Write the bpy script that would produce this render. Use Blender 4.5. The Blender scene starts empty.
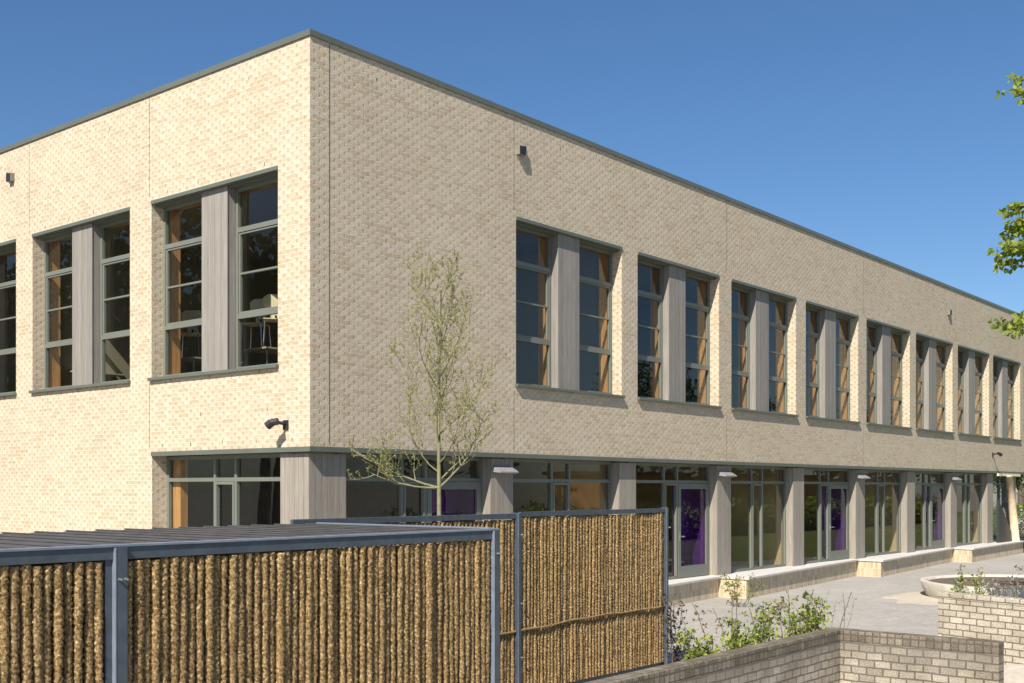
import bpy, math, random
import numpy as np
from mathutils import Vector, Matrix
S = bpy.context.scene
R = math.radians
rnd = random.Random(7)
# ------------------------------------------------------------------ camera
CAM = (-12.354, -14.472, 2.246)
cd = bpy.data.cameras.new("camera")
cam = bpy.data.objects.new("camera", cd)
S.collection.objects.link(cam)
cam.location = CAM
cam.rotation_euler = (R(90), 0, -math.atan2(0.7717, 0.63599))
cd.sensor_width = 36
cd.lens = 1143 / 1024 * 36
cd.shift_y = (488 - 341.5) / 1024
cd.clip_start = 0.1
cd.clip_end = 3000
S.camera = cam
# ------------------------------------------------------------------ world and sun
SUN = Vector((-2.8, -0.9, 2.85)).normalized()
el = math.asin(SUN.z)
rot = math.atan2(SUN.x, SUN.y)
W = bpy.data.worlds.new("World")
S.world = W
W.use_nodes = True
nt = W.node_tree
bg = nt.nodes["Background"]
sky = nt.nodes.new("ShaderNodeTexSky")
sky.sky_type = 'NISHITA'
sky.sun_disc = False
sky.sun_elevation = el
sky.sun_rotation = rot
sky.air_density = 1.0
sky.dust_density = 0.5
sky.ozone_density = 6.0
hs = nt.nodes.new("ShaderNodeHueSaturation")
hs.inputs["Saturation"].default_value = 1.10
hs.inputs["Hue"].default_value = 0.501
nt.links.new(sky.outputs[0], hs.inputs["Color"])
nt.links.new(hs.outputs[0], bg.inputs[0])
bg.inputs[1].default_value = 0.077
sd = bpy.data.lights.new("sun", 'SUN')
sd.energy = 5.0
sd.angle = R(0.5)
sd.color = (1.0, 0.92, 0.81)
so = bpy.data.objects.new("sun", sd)
S.collection.objects.link(so)
so.rotation_euler = (-SUN).to_track_quat('-Z', 'Y').to_euler()
S.view_settings.view_transform = 'Standard'
S.view_settings.look = 'None'
S.view_settings.gamma = 1
S.view_settings.exposure = 0.60
S.view_settings.use_curve_mapping = False
S.render.engine = 'CYCLES'

# ------------------------------------------------------------------ materials
def mat(name):
    m = bpy.data.materials.new(name)
    m.use_nodes = True
    t = m.node_tree
    return m, t, t.nodes["Principled BSDF"]

def nd(t, typ, **kw):
    n = t.nodes.new(typ)
    for k, v in kw.items():
        setattr(n, k, v)
    return n

def math_(t, op, a, b=None, c=None):
    n = nd(t, "ShaderNodeMath", operation=op)
    for i, v in enumerate((a, b, c)):
        if v is None: continue
        if isinstance(v, (int, float)): n.inputs[i].default_value = v
        else: t.links.new(v, n.inputs[i])
    return n.outputs[0]

def ramp(t, fac, stops):
    n = nd(t, "ShaderNodeValToRGB")
    e = n.color_ramp.elements
    while len(e) < len(stops): e.new(0.5)
    for i, (p, c) in enumerate(stops):
        e[i].position = p
        e[i].color = (*c, 1) if len(c) == 3 else c
    t.links.new(fac, n.inputs[0])
    return n.outputs[0]

def mixc(t, fac, a, b, mode='MIX'):
    n = nd(t, "ShaderNodeMix", data_type='RGBA', blend_type=mode)
    for s, v in ((0, fac), (6, a), (7, b)):
        if isinstance(v, (int, float)): n.inputs[s].default_value = v
        elif isinstance(v, tuple): n.inputs[s].default_value = (*v, 1)
        else: t.links.new(v, n.inputs[s])
    return n.outputs[2]

def noise(t, vec, scale, detail=4, rough=0.55):
    n = nd(t, "ShaderNodeTexNoise")
    n.inputs["Scale"].default_value = scale
    n.inputs["Detail"].default_value = detail
    n.inputs["Roughness"].default_value = rough
    if vec is not None: t.links.new(vec, n.inputs["Vector"])
    return n.outputs["Fac"]

def bump(t, h, dist, strength, bs):
    n = nd(t, "ShaderNodeBump")
    n.inputs["Distance"].default_value = dist
    n.inputs["Strength"].default_value = strength
    t.links.new(h, n.inputs["Height"])
    t.links.new(n.outputs[0], bs.inputs["Normal"])

def simple(name, col, rough=0.6, metal=0.0, var=0.12, scale=6, bmp=0.0, col2=None, spec=0.5):
    m, t, b = mat(name)
    g = nd(t, "ShaderNodeNewGeometry").outputs["Position"]
    f = noise(t, g, scale)
    c2 = col2 or tuple(c * (1 - var) for c in col)
    c1 = col if col2 else tuple(min(1, c * (1 + var)) for c in col)
    t.links.new(ramp(t, f, [(0.3, c2), (0.7, c1)]), b.inputs["Base Color"])
    b.inputs["Roughness"].default_value = rough
    b.inputs["Metallic"].default_value = metal
    b.inputs["Specular IOR Level"].default_value = spec
    if bmp: bump(t, noise(t, g, scale * 8), bmp, 1, b)
    return m

def brick(name, bw, bh, mortar, cols, mcol, endcol=None, depth=0.006, rough=0.85, stain=None, seam=False, offset=0.5, dist=0.0):
    m, t, b = mat(name)
    uv = nd(t, "ShaderNodeUVMap").outputs[0]
    vec = uv
    if dist:
        nn = nd(t, "ShaderNodeTexNoise"); nn.inputs["Scale"].default_value = 3.0
        t.links.new(uv, nn.inputs["Vector"])
        vm = nd(t, "ShaderNodeVectorMath", operation='MULTIPLY_ADD')
        t.links.new(nn.outputs["Color"], vm.inputs[0]); vm.inputs[1].default_value = (dist, dist, 0)
        t.links.new(uv, vm.inputs[2]); vec = vm.outputs[0]
    bt = nd(t, "ShaderNodeTexBrick", offset=offset, offset_frequency=2, squash=1.0)
    t.links.new(vec, bt.inputs["Vector"])
    bt.inputs["Color1"].default_value = (0, 0, 0, 1)
    bt.inputs["Color2"].default_value = (1, 1, 1, 1)
    bt.inputs["Mortar"].default_value = (0.5, 0.5, 0.5, 1)
    bt.inputs["Scale"].default_value = 1.0
    bt.inputs["Mortar Size"].default_value = mortar
    bt.inputs["Mortar Smooth"].default_value = 0.25
    bt.inputs["Brick Width"].default_value = bw
    bt.inputs["Row Height"].default_value = bh
    n = len(cols)
    c = ramp(t, bt.outputs["Color"], [(0.1 + 0.8 * i / (n - 1), cc) for i, cc in enumerate(cols)])
    sp = nd(t, "ShaderNodeSeparateXYZ"); t.links.new(vec, sp.inputs[0])
    u, v = sp.outputs[0], sp.outputs[1]
    fine = noise(t, uv, 55, 3)
    if endcol:
        row = math_(t, 'FLOOR', math_(t, 'DIVIDE', v, bh))
        par = math_(t, 'FLOORED_MODULO', row, 2.0)
        uu = math_(t, 'FRACT', math_(t, 'ADD', math_(t, 'DIVIDE', u, bw), math_(t, 'MULTIPLY', math_(t, 'SUBTRACT', 1.0, par), 0.5)))
        d = math_(t, 'MULTIPLY', math_(t, 'ABSOLUTE', math_(t, 'SUBTRACT', uu, 0.5)), 2.0)
        vv = math_(t, 'FRACT', math_(t, 'DIVIDE', v, bh))
        dv = math_(t, 'SUBTRACT', 1.0, math_(t, 'ABSOLUTE', math_(t, 'SUBTRACT', math_(t, 'MULTIPLY', vv, 2.0), 1.0)))
        n1 = noise(t, uv, 13, 3, 0.7)
        k = math_(t, 'ADD', math_(t, 'SUBTRACT', d, 1.14), math_(t, 'MULTIPLY', n1, 1.05))
        k = math_(t, 'MULTIPLY', k, math_(t, 'MINIMUM', math_(t, 'MULTIPLY', dv, 3.0), 1.0))
        kk = khold = ramp(t, k, [(0.0, (0, 0, 0)), (0.42, (0.8, 0.8, 0.8))])
        c = mixc(t, kk, c, endcol)
    khold = khold if endcol else None
    c = mixc(t, 0.75, c, ramp(t, fine, [(0.3, (0.25, 0.235, 0.22)), (0.7, (0.74, 0.74, 0.74))]), 'OVERLAY')
    c = mixc(t, bt.outputs["Fac"], c, mcol)
    big = noise(t, uv, 0.45, 4)
    if dist:
        c = mixc(t, 0.75, c, ramp(t, noise(t, uv, 1.6, 6, 0.7), [(0.35, (0.33, 0.31, 0.27)), (0.65, (0.6, 0.59, 0.57))]), 'OVERLAY')
    c = mixc(t, 0.3, c, ramp(t, big, [(0.3, (0.42, 0.42, 0.41)), (0.7, (0.57, 0.565, 0.56))]), 'OVERLAY')
    if stain:   # dirty band below a given height, ragged
        z0, z1, sc = stain
        s = math_(t, 'ADD', v, math_(t, 'MULTIPLY', noise(t, uv, 2.5, 5), 0.35))
        c = mixc(t, ramp(t, math_(t, 'DIVIDE', math_(t, 'SUBTRACT', s, z0), z1 - z0), [(0.0, (0, 0, 0)), (1.0, (0.75, 0.75, 0.75))]), c, sc, 'MIX')
    t.links.new(c, b.inputs["Base Color"])
    b.inputs["Roughness"].default_value = rough
    b.inputs["Specular IOR Level"].default_value = 0.25
    h = math_(t, 'ADD', math_(t, 'MULTIPLY', math_(t, 'SUBTRACT', 1.0, bt.outputs["Fac"]), 1.0), math_(t, 'MULTIPLY', fine, 0.5))
    h = math_(t, 'ADD', h, math_(t, 'MULTIPLY', bt.outputs["Color"], 0.35))
    if khold is not None: h = math_(t, 'SUBTRACT', h, math_(t, 'MULTIPLY', khold, 0.45))
    bump(t, h, depth, 1.0, b)
    return m

M = {}
M['brick'] = brick("pale_brick", 0.22, 0.077, 0.0065,
                   [(0.48, 0.405, 0.29), (0.575, 0.50, 0.39), (0.525, 0.445, 0.33), (0.60, 0.525, 0.415), (0.55, 0.475, 0.365)],
                   (0.70, 0.62, 0.48), endcol=(0.37, 0.26, 0.11), depth=0.011)
M['soldier'] = brick("soldier_brick", 0.075, 0.26, 0.006,
                     [(0.54, 0.45, 0.31), (0.66, 0.57, 0.42), (0.47, 0.37, 0.23)], (0.66, 0.59, 0.46), depth=0.008, offset=0.0)
M['grey_block'] = brick("grey_block", 0.222, 0.105, 0.011,
                        [(0.40, 0.37, 0.31), (0.30, 0.275, 0.235), (0.45, 0.415, 0.355), (0.345, 0.32, 0.27)],
                        (0.17, 0.15, 0.12), depth=0.03, dist=0.03, rough=0.95, stain=(-0.02, 0.4, (0.17, 0.15, 0.12)))
M['rowlock'] = brick("coping_block", 0.105, 0.222, 0.009,
                     [(0.21, 0.19, 0.155), (0.15, 0.135, 0.105), (0.26, 0.235, 0.19)], (0.13, 0.11, 0.085), depth=0.03, dist=0.03, rough=0.95, offset=0.0)
M['white_block'] = brick("white_block", 0.235, 0.1, 0.010,
                         [(0.50, 0.465, 0.40), (0.42, 0.39, 0.33), (0.55, 0.51, 0.44)], (0.20, 0.17, 0.13), depth=0.02, dist=0.022, rough=0.9)

def boards(name, ca, cb, w=0.0, scale=1.0):
    m, t, b = mat(name)
    g = nd(t, "ShaderNodeNewGeometry").outputs["Position"]
    mp = nd(t, "ShaderNodeMapping"); mp.inputs["Scale"].default_value = (26, 26, 1.1)
    t.links.new(g, mp.inputs[0])
    f = noise(t, mp.outputs[0], 1.5, 5, 0.6)
    c = ramp(t, f, [(0.3, ca), (0.72, cb)])
    mp2 = nd(t, "ShaderNodeMapping"); mp2.inputs["Scale"].default_value = (7, 7, 0.01)
    t.links.new(g, mp2.inputs[0])
    f2 = noise(t, mp2.outputs[0], 1.2, 0)
    c = mixc(t, 0.45, c, ramp(t, f2, [(0.3, (0.4, 0.4, 0.4)), (0.7, (0.6, 0.6, 0.6))]), 'OVERLAY')
    t.links.new(c, b.inputs["Base Color"])
    b.inputs["Roughness"].default_value = 0.75
    bump(t, f, 0.003, 1, b)
    return m
M['boards'] = boards("weathered_boards", (0.22, 0.195, 0.16), (0.345, 0.31, 0.262))
M['boards_up'] = boards("weathered_boards_upper", (0.20, 0.184, 0.162), (0.30, 0.28, 0.25))
M['oak'] = boards("orange_wood", (0.42, 0.195, 0.07), (0.64, 0.35, 0.14))
M['frame'] = simple("grey_green_frame", (0.158, 0.172, 0.145), 0.45, var=0.04, scale=2)
M['trim'] = simple("grey_green_trim", (0.12, 0.135, 0.11), 0.4, var=0.08, scale=1.5)
M['gasket'] = simple("black_gasket", (0.02, 0.02, 0.02), 0.6)
M['steel'] = simple("blue_grey_steel", (0.068, 0.085, 0.102), 0.5, metal=0.1, var=0.2, scale=9, bmp=0.0006)
M['steel_light'] = simple("galvanised_edge", (0.20, 0.235, 0.29), 0.45, metal=0.2, var=0.15, scale=12)
M['roof_slat'] = simple("dark_grey_slat", (0.075, 0.072, 0.072), 0.7, var=0.2, scale=4)
M['bolt'] = simple("zinc_bolt", (0.5, 0.5, 0.5), 0.35, metal=0.8)
M['concrete'] = simple("pale_concrete", (0.55, 0.53, 0.50), 0.8, var=0.1, scale=3, bmp=0.001)
M['plaster'] = simple("interior_plaster", (0.34, 0.32, 0.25), 0.9, var=0.04, scale=0.6)
M['tan'] = simple('tan_plaster', (0.55, 0.44, 0.26), 0.9, var=0.25, scale=0.5)
M['tan_floor'] = simple('tan_floor', (0.36, 0.27, 0.15), 0.5)
M['ceiling'] = simple("ceiling_tiles", (0.30, 0.28, 0.22), 0.9, var=0.03, scale=0.6)
M['lino'] = simple("floor_lino", (0.12, 0.105, 0.09), 0.5)
M['violet'] = simple("violet_light_tint", (0.14, 0.05, 0.20), 0.5, var=0.1)
M['black'] = simple("black_plastic", (0.025, 0.025, 0.027), 0.45)
M['dark_box'] = simple("plain_dark", (0.11, 0.10, 0.09), 0.5)
M['white_metal'] = simple("pale_metal", (0.62, 0.60, 0.56), 0.45)
M['lampm'] = simple('lamp_grey', (0.22, 0.21, 0.18), 0.5)
M['hoodm'] = simple('grey_hood_metal', (0.26, 0.26, 0.26), 0.45)
M['bark'] = simple("pale_bark", (0.27, 0.255, 0.13), 0.9, scale=18, bmp=0.004, col2=(0.16, 0.155, 0.08))
M['bark2'] = simple("grey_bark", (0.13, 0.105, 0.08), 0.9, scale=10, bmp=0.01)
M['soil'] = simple("dark_soil", (0.13, 0.095, 0.07), 1.0, var=0.3, scale=9, bmp=0.01)
M['cream'] = simple("cream_plastic", (0.75, 0.70, 0.50), 0.5)
M['chrome'] = simple("chrome_tube", (0.75, 0.75, 0.75), 0.25, metal=0.9)
M['table'] = simple("table_laminate", (0.5, 0.47, 0.40), 0.5)
M['terracotta'] = simple("white_pot", (0.6, 0.6, 0.58), 0.6)
M['pole'] = simple("peeled_log", (0.62, 0.48, 0.33), 0.7, var=0.15, scale=5)
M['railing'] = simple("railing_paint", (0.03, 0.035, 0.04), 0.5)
M['red'] = simple("red_card", (0.40, 0.06, 0.04), 0.7)
M['yellow'] = simple("yellow_card", (0.55, 0.38, 0.06), 0.7)
M['blue'] = simple("blue_card", (0.08, 0.16, 0.38), 0.7)

def foliage(name, c1, c2, c3, trans=0.25):
    m, t, b = mat(name)
    ob = nd(t, "ShaderNodeNewGeometry")
    try: rp = ob.outputs["Random Per Island"]
    except Exception: rp = noise(t, None, 3)
    c = ramp(t, rp, [(0.1, c1), (0.5, c2), (0.9, c3)])
    t.links.new(c, b.inputs["Base Color"])
    b.inputs["Roughness"].default_value = 0.5
    tr = nd(t, "ShaderNodeBsdfTranslucent"); t.links.new(c, tr.inputs[0])
    mx = nd(t, "ShaderNodeMixShader"); mx.inputs[0].default_value = trans
    t.links.new(b.outputs[0], mx.inputs[1]); t.links.new(tr.outputs[0], mx.inputs[2])
    t.links.new(mx.outputs[0], t.nodes["Material Output"].inputs[0])
    return m
M['leaf_bud'] = foliage("young_leaf", (0.20, 0.22, 0.04), (0.30, 0.31, 0.07), (0.44, 0.42, 0.13), 0.35)
M['leaf_tree'] = foliage("fresh_leaf", (0.13, 0.19, 0.02), (0.24, 0.33, 0.04), (0.42, 0.46, 0.08), 0.5)
M['leaf_bush'] = foliage("bush_leaf", (0.08, 0.13, 0.012), (0.20, 0.28, 0.03), (0.40, 0.42, 0.07), 0.3)
M['leaf_dark'] = foliage("dark_leaf", (0.012, 0.010, 0.014), (0.025, 0.018, 0.022), (0.05, 0.035, 0.035), 0.1)
M['leaf_brown'] = foliage("bronze_leaf", (0.22, 0.12, 0.02), (0.30, 0.22, 0.04), (0.10, 0.14, 0.03), 0.3)
M['leaf_pale'] = foliage("silver_leaf", (0.30, 0.30, 0.24), (0.42, 0.42, 0.36), (0.16, 0.19, 0.12), 0.2)
M['leaf_far'] = foliage("mass_leaf", (0.025, 0.05, 0.012), (0.045, 0.08, 0.018), (0.08, 0.11, 0.025), 0.2)

def glass(name, tint, refl=1.0):
    m, t, b = mat(name)
    t.nodes.remove(b)
    tr = nd(t, "ShaderNodeBsdfTransparent"); tr.inputs[0].default_value = (*tint, 1)
    gl = nd(t, "ShaderNodeBsdfGlossy"); gl.inputs["Roughness"].default_value = 0.0
    gl.inputs["Color"].default_value = (0.95, 0.97, 0.96, 1)
    gg = nd(t, "ShaderNodeNewGeometry")
    dt = nd(t, "ShaderNodeVectorMath", operation='DOT_PRODUCT')
    t.links.new(gg.outputs["Incoming"], dt.inputs[0]); t.links.new(gg.outputs["True Normal"], dt.inputs[1])
    one = math_(t, 'SUBTRACT', 1.0, math_(t, 'ABSOLUTE', dt.outputs["Value"]))
    frs = math_(t, 'ADD', 0.06, math_(t, 'MULTIPLY', math_(t, 'POWER', one, 4.5), 0.94))
    g = nd(t, "ShaderNodeNewGeometry").outputs["Position"]
    bp = nd(t, "ShaderNodeBump"); bp.inputs["Distance"].default_value = 0.004; bp.inputs["Strength"].default_value = 0.5
    t.links.new(noise(t, g, 0.8, 2), bp.inputs["Height"]); t.links.new(bp.outputs[0], gl.inputs["Normal"])
    mx = nd(t, "ShaderNodeMixShader")
    t.links.new(math_(t, 'MINIMUM', math_(t, 'MULTIPLY', frs, 0.92 * refl), 1.0), mx.inputs[0])
    t.links.new(tr.outputs[0], mx.inputs[1]); t.links.new(gl.outputs[0], mx.inputs[2])
    t.links.new(mx.outputs[0], t.nodes["Material Output"].inputs[0])
    return m
M['glass'] = glass("dark_window_glass", (0.80, 0.82, 0.77))
M['glass_violet'] = glass("violet_door_glass", (0.50, 0.30, 0.66), 0.9)

def rope_mat():
    m, t, b = mat("coir_rope")
    g = nd(t, "ShaderNodeNewGeometry")
    mp = nd(t, "ShaderNodeMapping"); mp.inputs["Scale"].default_value = (1, 1, 0.8)
    t.links.new(g.outputs["Position"], mp.inputs[0])
    f = noise(t, mp.outputs[0], 62, 5, 0.8)
    c = ramp(t, f, [(0.35, (0.055, 0.030, 0.010)), (0.48, (0.26, 0.168, 0.072)), (0.565, (0.46, 0.32, 0.15)), (0.67, (0.88, 0.70, 0.42))])
    oi = nd(t, "ShaderNodeObjectInfo")
    c = mixc(t, 0.5, c, ramp(t, oi.outputs["Random"], [(0.0, (0.36, 0.36, 0.38)), (1.0, (0.6, 0.58, 0.54))]), 'OVERLAY')
    t.links.new(c, b.inputs["Base Color"])
    b.inputs["Roughness"].default_value = 0.9
    b.inputs["Specular IOR Level"].default_value = 0.2
    bump(t, f, 0.012, 1, b)
    return m
M['rope'] = rope_mat()

def ground_mat(name, ca, cb, paver=True):
    m, t, b = mat(name)
    g = nd(t, "ShaderNodeNewGeometry").outputs["Position"]
    big = noise(t, g, 0.35, 5)
    fine = noise(t, g, 14, 4)
    c = ramp(t, big, [(0.3, ca), (0.7, cb)])
    c = mixc(t, 0.5, c, ramp(t, fine, [(0.25, (0.33, 0.33, 0.33)), (0.75, (0.67, 0.67, 0.67))]), 'OVERLAY')
    if paver:
        bt = nd(t, "ShaderNodeTexBrick", offset=0.5)
        t.links.new(g, bt.inputs["Vector"])
        bt.inputs["Color1"].default_value = (0.43, 0.43, 0.43, 1); bt.inputs["Color2"].default_value = (0.57, 0.57, 0.57, 1)
        bt.inputs["Mortar"].default_value = (0.36, 0.35, 0.34, 1)
        bt.inputs["Scale"].default_value = 1; bt.inputs["Mortar Size"].default_value = 0.006
        bt.inputs["Brick Width"].default_value = 0.3; bt.inputs["Row Height"].default_value = 0.3
        c = mixc(t, 0.4, c, bt.outputs["Color"], 'OVERLAY')
    t.links.new(c, b.inputs["Base Color"])
    b.inputs["Roughness"].default_value = 0.9
    bump(t, fine, 0.004, 1, b)
    return m
M['paving'] = ground_mat("grey_paving", (0.305, 0.29, 0.262), (0.365, 0.348, 0.318))
M['sand'] = ground_mat("spilled_sand", (0.40, 0.36, 0.295), (0.50, 0.45, 0.37), False)
M['grass'] = ground_mat("lawn", (0.12, 0.15, 0.03), (0.20, 0.22, 0.05), False)
M['earth'] = ground_mat("open_ground", (0.20, 0.18, 0.14), (0.30, 0.27, 0.21), False)

# ------------------------------------------------------------------ mesh helpers
class MB:
    def __init__(s): s.v = []; s.f = []
    def quad(s, a, b, c, d):
        i = len(s.v); s.v += [tuple(a), tuple(b), tuple(c), tuple(d)]; s.f.append((i, i + 1, i + 2, i + 3)); return s
    def box(s, x0, x1, y0, y1, z0, z1):
        if x0 > x1: x0, x1 = x1, x0
        if y0 > y1: y0, y1 = y1, y0
        i = len(s.v)
        s.v += [(x0, y0, z0), (x1, y0, z0), (x1, y1, z0), (x0, y1, z0), (x0, y0, z1), (x1, y0, z1), (x1, y1, z1), (x0, y1, z1)]
        s.f += [(i, i + 3, i + 2, i + 1), (i + 4, i + 5, i + 6, i + 7), (i, i + 1, i + 5, i + 4), (i + 1, i + 2, i + 6, i + 5), (i + 2, i + 3, i + 7, i + 6), (i + 3, i, i + 4, i + 7)]
        return s
    def prism(s, poly, z0, z1):          # poly counter-clockwise
        i = len(s.v); n = len(poly)
        s.v += [(x, y, z0) for x, y in poly] + [(x, y, z1) for x, y in poly]
        s.f.append(tuple(i + n - 1 - k for k in range(n))); s.f.append(tuple(i + n + k for k in range(n)))
        for k in range(n): s.f.append((i + k, i + (k + 1) % n, i + n + (k + 1) % n, i + n + k))
        return s
    def tube(s, pts, rads, n=6, cap=True):
        pts = [Vector(p) for p in pts]
        i0 = len(s.v)
        for k, p in enumerate(pts):
            d = (pts[min(k + 1, len(pts) - 1)] - pts[max(k - 1, 0)]).normalized()
            a = Vector((0, 0, 1)) if abs(d.z) < 0.9 else Vector((1, 0, 0))
            u = d.cross(a).normalized(); w = d.cross(u)
            r = rads[k] if isinstance(rads, (list, tuple)) else rads
            for q in range(n):
                an = 2 * math.pi * q / n
                s.v.append(tuple(p + u * (r * math.cos(an)) + w * (r * math.sin(an))))
        for k in range(len(pts) - 1):
            for q in range(n):
                a = i0 + k * n + q; b = i0 + k * n + (q + 1) % n
                s.f.append((a, b, b + n, a + n))
        if cap:
            s.f.append(tuple(i0 + q for q in range(n))); e = i0 + (len(pts) - 1) * n
            s.f.append(tuple(e + n - 1 - q for q in range(n)))
        return s
    def leaf(s, p, size, rg, asp=0.6, up=0.3):
        p = Vector(p)
        d = Vector((rg.gauss(0, 1), rg.gauss(0, 1), rg.gauss(up, 1))).normalized()
        a = Vector((rg.gauss(0, 1), rg.gauss(0, 1), rg.gauss(0, 1)))
        w = d.cross(a).normalized() * size * asp * 0.5
        nn = d.cross(w).normalized() * size * 0.12
        i = len(s.v)
        s.v += [tuple(p), tuple(p + d * size * 0.5 + w + nn), tuple(p + d * size), tuple(p + d * size * 0.5 - w + nn)]
        s.f.append((i, i + 1, i + 2, i + 3)); return s
    def mesh(s, name, m, smooth=False):
        me = bpy.data.meshes.new(name)
        me.from_pydata(s.v, [], s.f)
        me.materials.append(m)
        uvl = me.uv_layers.new(name="UVMap")
        nl = len(me.loops)
        vi = np.empty(nl, dtype=np.int32); me.loops.foreach_get("vertex_index", vi)
        co = np.array(s.v, dtype=np.float64)
        npoly = len(me.polygons)
        nr = np.empty(npoly * 3); me.polygons.foreach_get("normal", nr); nr = np.abs(nr.reshape(-1, 3))
        lt = np.empty(npoly, dtype=np.int32); me.polygons.foreach_get("loop_total", lt)
        fn = np.repeat(nr, lt, axis=0)
        P = co[vi]
        isz = (fn[:, 2] > 0.7); isx = (fn[:, 0] >= fn[:, 1]) & ~isz
        uv = np.stack([np.where(isx, P[:, 1], P[:, 0]), np.where(isz, P[:, 1], P[:, 2])], 1)
        uvl.data.foreach_set("uv", uv.astype(np.float32).ravel())
        if smooth: me.polygons.foreach_set("use_smooth", [True] * npoly)
        me.update()
        return me
    def build(s, name, m, parent=None, smooth=False, bevel=0.0):
        o = bpy.data.objects.new(name, s.mesh(name, m, smooth))
        S.collection.objects.link(o)
        if parent is not None:
            o.parent = parent
            o.matrix_parent_inverse = Matrix.Identity(4)
            if parent.type == 'EMPTY' or True:
                # mesh is written in world coordinates: cancel the parents' offset
                off = Vector((0, 0, 0)); p = parent
                while p is not None: off += p.location; p = p.parent
                o.location = -off
        if bevel:
            b = o.modifiers.new("bevel", 'BEVEL'); b.width = bevel; b.segments = 2; b.limit_method = 'ANGLE'
        return o

def tag(o, label, cat, group=None, kind=None):
    if label: o['label'] = label
    if cat: o['category'] = cat
    if group: o['group'] = group
    if kind: o['kind'] = kind
    return o

def thing(name, label, cat, loc=(0, 0, 0), group=None):
    o = bpy.data.objects.new(name, None)
    S.collection.objects.link(o); o.location = loc; o.empty_display_size = 0.2
    return tag(o, label, cat, group)

def copy_tree(o, parent=None):
    c = o.copy(); S.collection.objects.link(c)
    if parent is not None: c.parent = parent
    for ch in list(o.children): copy_tree(ch, c)
    return c

GZ = -0.53
# ------------------------------------------------------------------ setting: ground
def struct(name, mb, m, kind='structure'):
    o = mb.build(name, m); o['kind'] = kind; return o
g = MB()
xs = [-600, -60, -30, -14, 0, 14, 30, 60, 120, 600]
for i in range(9):
    for j in range(9):
        g.quad((xs[i], xs[j], GZ - 0.012), (xs[i + 1], xs[j], GZ - 0.012), (xs[i + 1], xs[j + 1], GZ - 0.012), (xs[i], xs[j + 1], GZ - 0.012))
struct("ground", g, M['earth'])
g = MB(); g.quad((-16, -16, GZ), (62, -16, GZ), (62, 8, GZ), (-16, 8, GZ)); struct("paving", g, M['paving'])
g = MB(); g.quad((62.02, -30, GZ - 0.002), (150, -30, GZ - 0.002), (150, 40, GZ - 0.002), (62.02, 40, GZ - 0.002)); struct("lawn", g, M['grass'])
g = MB(); g.v = [(x, y, GZ + .004) for x, y in ((13.5, -16), (61, -16), (61, -3.6), (44, -3.6), (30, -4.8), (20, -7.2), (13.5, -9.0))]; g.f = [tuple(range(7))]; struct("lawn", g, M['grass'])
def patch(name, cx, cy, rx, ry, seed, z=GZ + 0.004):
    rg = random.Random(seed); n = 40; pts = []
    for k in range(n):
        a = 2 * math.pi * k / n; r = 1 + 0.16 * math.sin(3 * a + seed) + 0.1 * math.sin(7 * a + 2 * seed) + rg.uniform(-.04, .04)
        pts.append((cx + rx * r * math.cos(a), cy + ry * r * math.sin(a)))
    i = MB(); i.v = [(x, y, z) for x, y in pts]; i.f = [tuple(range(n))]
    return struct(name, i, M['sand'])
patch("sand_patch", 16.9, -4.3, 2.2, 0.95, 3)
rg = random.Random(3); md = MB(); nn = 40
for j in range(9):
    for k in range(nn):
        a = 2 * math.pi * k / nn; q = j / 8; rr_ = 1 + .12 * math.sin(3 * a) + .08 * math.sin(7 * a)
        md.v.append((5.0 + 1.5 * q * rr_ * math.cos(a), -10.3 + 2.6 * q * rr_ * math.sin(a), GZ + .26 * (.5 + .5 * math.cos(q * math.pi)) * (1 + rg.uniform(-.06, .06)) - .006 * (j == 8)))
for j in range(8):
    for k in range(nn): md.f.append((j * nn + k, j * nn + (k + 1) % nn, (j + 1) * nn + (k + 1) % nn, (j + 1) * nn + k))
struct("sand_heap", md, M['sand'])

# ------------------------------------------------------------------ school building
B = thing("school_building", "two storey pale brick school building with grey green window frames and a flat roof", "building", (0, 0, 0))
ZT, ZB = 9.765, 2.93
Z0, Z1 = 4.29, 7.68
XE, YE = 44.5, 24.0
RW = [5.33, 9.74, 14.16, 18.57, 23.0, 27.34, 31.70, 35.98, 40.3]
LW = [0.82, 5.28, 9.72, 14.15, 18.6]
WW = 3.77; LWW = 3.73
DP = 0.34      # brick depth

def wall_skin(mb, f, s_end, z0, z1, holes):
    """outer face with holes plus reveals; f maps (s, d, z) to world"""
    ss = sorted({0.0, s_end} | {h[0] for h in holes} | {h[1] for h in holes})
    zs = sorted({z0, z1} | {h[2] for h in holes} | {h[3] for h in holes})
    for a, b in zip(ss, ss[1:]):
        for c, d in zip(zs, zs[1:]):
            mx, mz = (a + b) / 2, (c + d) / 2
            if any(h[0] < mx < h[1] and h[2] < mz < h[3] for h in holes): continue
            mb.quad(f(a, 0, c), f(b, 0, c), f(b, 0, d), f(a, 0, d))
            mb.quad(f(a, DP + .26, c), f(a, DP + .26, d), f(b, DP + .26, d), f(b, DP + .26, c))
    for h in holes:
        a, b, c, d = h
        mb.quad(f(a, 0, c), f(a, 0, d), f(a, DP, d), f(a, DP, c))
        mb.quad(f(b, 0, c), f(b, DP, c), f(b, DP, d), f(b, 0, d))
        mb.quad(f(a, 0, d), f(b, 0, d), f(b, DP, d), f(a, DP, d))
        mb.quad(f(a, 0, c), f(a, DP, c), f(b, DP, c), f(b, 0, c))
fR = lambda s, d, z: (s, d, z)
fL = lambda s, d, z: (d, s, z)
mb = MB(); wall_skin(mb, fR, XE, ZB, ZT - 0.1, [(x, x + WW, Z0, Z1) for x in RW if x + WW < XE])
mb.quad((XE, 0, ZB), (XE, 12, ZB), (XE, 12, ZT - .1), (XE, 0, ZT - .1))
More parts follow.
